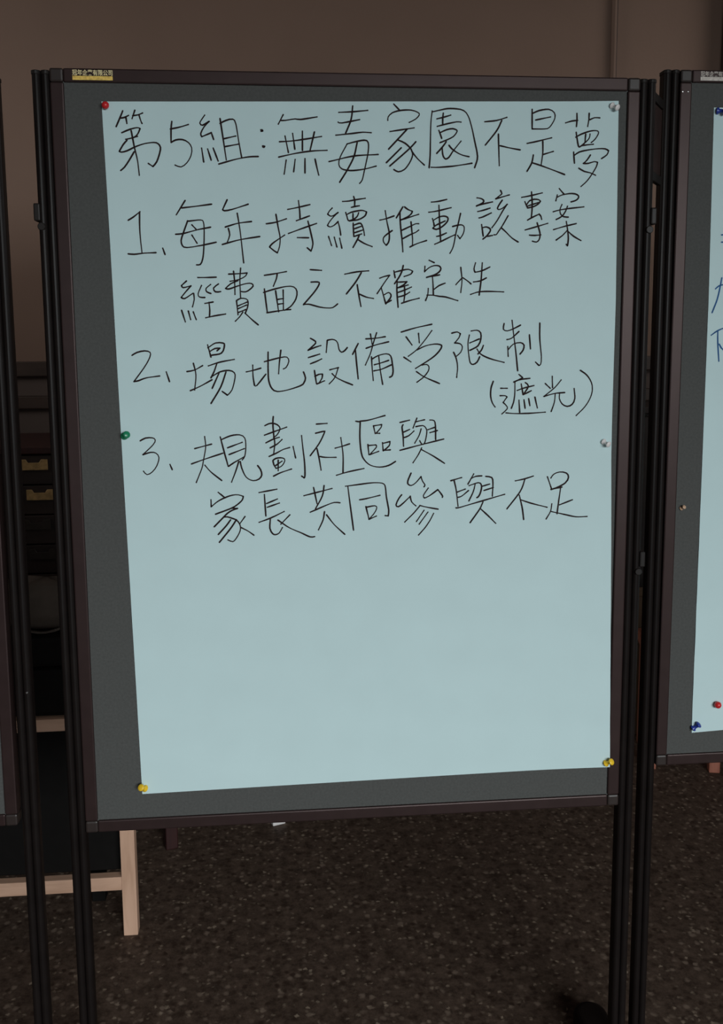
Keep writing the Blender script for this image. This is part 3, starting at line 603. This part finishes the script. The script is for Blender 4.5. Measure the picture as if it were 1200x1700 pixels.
# drawer cabinet against the wall behind the left gap
dc = thing('drawer_cabinet', 'dark wooden cabinet of small drawers with brass label pulls behind the left posts', 'cabinet', (0, 0, 0))
CX0, CX1, CF, CB = -1.27, -0.47, 1.52, 1.965
bm = bmesh.new()
box(bm, CX0, CX0 + 0.02, CF, CB, 0.0, 1.040); box(bm, CX1 - 0.02, CX1, CF, CB, 0.0, 1.040)
box(bm, CX0 + 0.02, CX1 - 0.02, CB - 0.012, CB, 0.06, 1.040); box(bm, CX0 + 0.02, CX1 - 0.02, CF + 0.01, CB - 0.012, 0.04, 0.06)
obj('carcass', bm, M_DARKWOOD, dc)
boxobj('top', (CX0 - 0.008, CX1 + 0.008, CF - 0.008, CB, 1.0405, 1.063), M_MAROON, dc, 0.003)
row = 0.0945
for r in range(10):
    zt_ = 1.036 - r * row
    for c in range(3):
        xa = CX0 + 0.024 + c * 0.2515; xb = xa + 0.2475
        d = boxobj('drawer', (xa, xb, CF - 0.002, CF + 0.40, zt_ - row + 0.004, zt_), M_DARKWOOD, dc, 0.002)
        px = (xa + xb) / 2 + (-0.002 if r % 2 == 0 else 0.012); pz = zt_ - 0.012
        bm = bmesh.new()
        hw = 0.041
        extrude_poly(bm, [(px - hw, pz), (px - hw + 0.016, pz), (px - hw + 0.022, pz - 0.010), (px + hw - 0.026, pz - 0.010), (px + hw - 0.019, pz),
                          (px + hw, pz), (px + hw, pz - 0.033), (px - hw, pz - 0.033)], CF - 0.009, CF - 0.0022, 'y')
        obj('label_pull', bm, M_BRASS if r < 2 else M_SHADEDPULL, d, 0.0012)

# dark cupboard and a cardboard box, glimpsed between the right posts
cb = thing('cupboard', 'dark wooden cupboard against the wall, glimpsed between the right-hand posts', 'cupboard', (0, 0, 0))
boxobj('carcass', (0.92, 1.62, 1.74, 1.965, 0.0, 1.12), M_DARKWOOD, cb, 0.003)
boxobj('top', (0.91, 1.63, 1.71, 1.965, 1.1205, 1.145), M_DARKWOOD, cb, 0.003)
for xa in (0.93, 1.272):
    d = boxobj('door', (xa, xa + 0.338, 1.722, 1.739, 0.06, 1.11), M_DARKWOOD, cb, 0.003)
    hx_ = xa + (0.30 if xa < 1 else 0.038)
    boxobj('handle', (hx_ - 0.006, hx_ + 0.006, 1.706, 1.722, 0.55, 0.65), M_DULL, d, 0.002)
bx = thing('cardboard_box', 'plain brown cardboard box on the floor in front of the dark cupboard', 'box', (0, 0, 0))
boxobj('body', (0.96, 1.22, 1.600, 1.700, 0.0, 0.50), M_CARD, bx, 0.004)
boxobj('flap', (0.96, 1.22, 1.600, 1.648, 0.501, 0.505), M_CARD, bx)
boxobj('flap', (0.96, 1.22, 1.652, 1.700, 0.501, 0.505), M_CARD, bx)

def stool(label, a, b, depth, top_z, m, size, caps=()):
    # a, b: where the two front feet stand; the stool runs back from that line
    ax, ay = a; bx_, by_ = b
    w = math.hypot(bx_ - ax, by_ - ay); ang = math.atan2(by_ - ay, bx_ - ax)
    t = thing('wooden_stool', label, 'stool', (ax, ay, 0), 'wooden stools behind the boards')
    t.rotation_euler = (0, 0, ang)
    h = size / 2
    for i, (fx, fy) in enumerate(((0, 0), (w, 0), (0, depth), (w, depth))):
        lg = boxobj('leg', (fx - h, fx + h, fy - h, fy + h, 0.0, top_z - 0.03), m, t, 0.003)
        if i in caps:
            boxobj('foot_cap', (fx - h - 0.002, fx + h + 0.002, fy - h - 0.002, fy + h + 0.002, 0.0, 0.014), M_WHITE, lg, 0.002)['label'] = 'white foot cap'
    boxobj('seat', (-0.03, w + 0.03, -0.03, depth + 0.03, top_z - 0.03, top_z), m, t, 0.006)
    for ya in (0, depth):
        boxobj('stretcher', (h, w - h, ya - 0.010, ya + 0.010, 0.20, 0.225), m, t, 0.002)
    return t
stool('reddish wooden stool whose legs show under the right-hand board', (1.066, 1.350), (1.258, 1.302), 0.19, 0.40, M_REDWOOD, 0.034)
stool('dark maroon stool in shadow under the bottom edge of the middle board', (-0.436, 1.012), (-0.143, 1.118), 0.26, 0.42, M_MAROON, 0.034, caps=(1,))
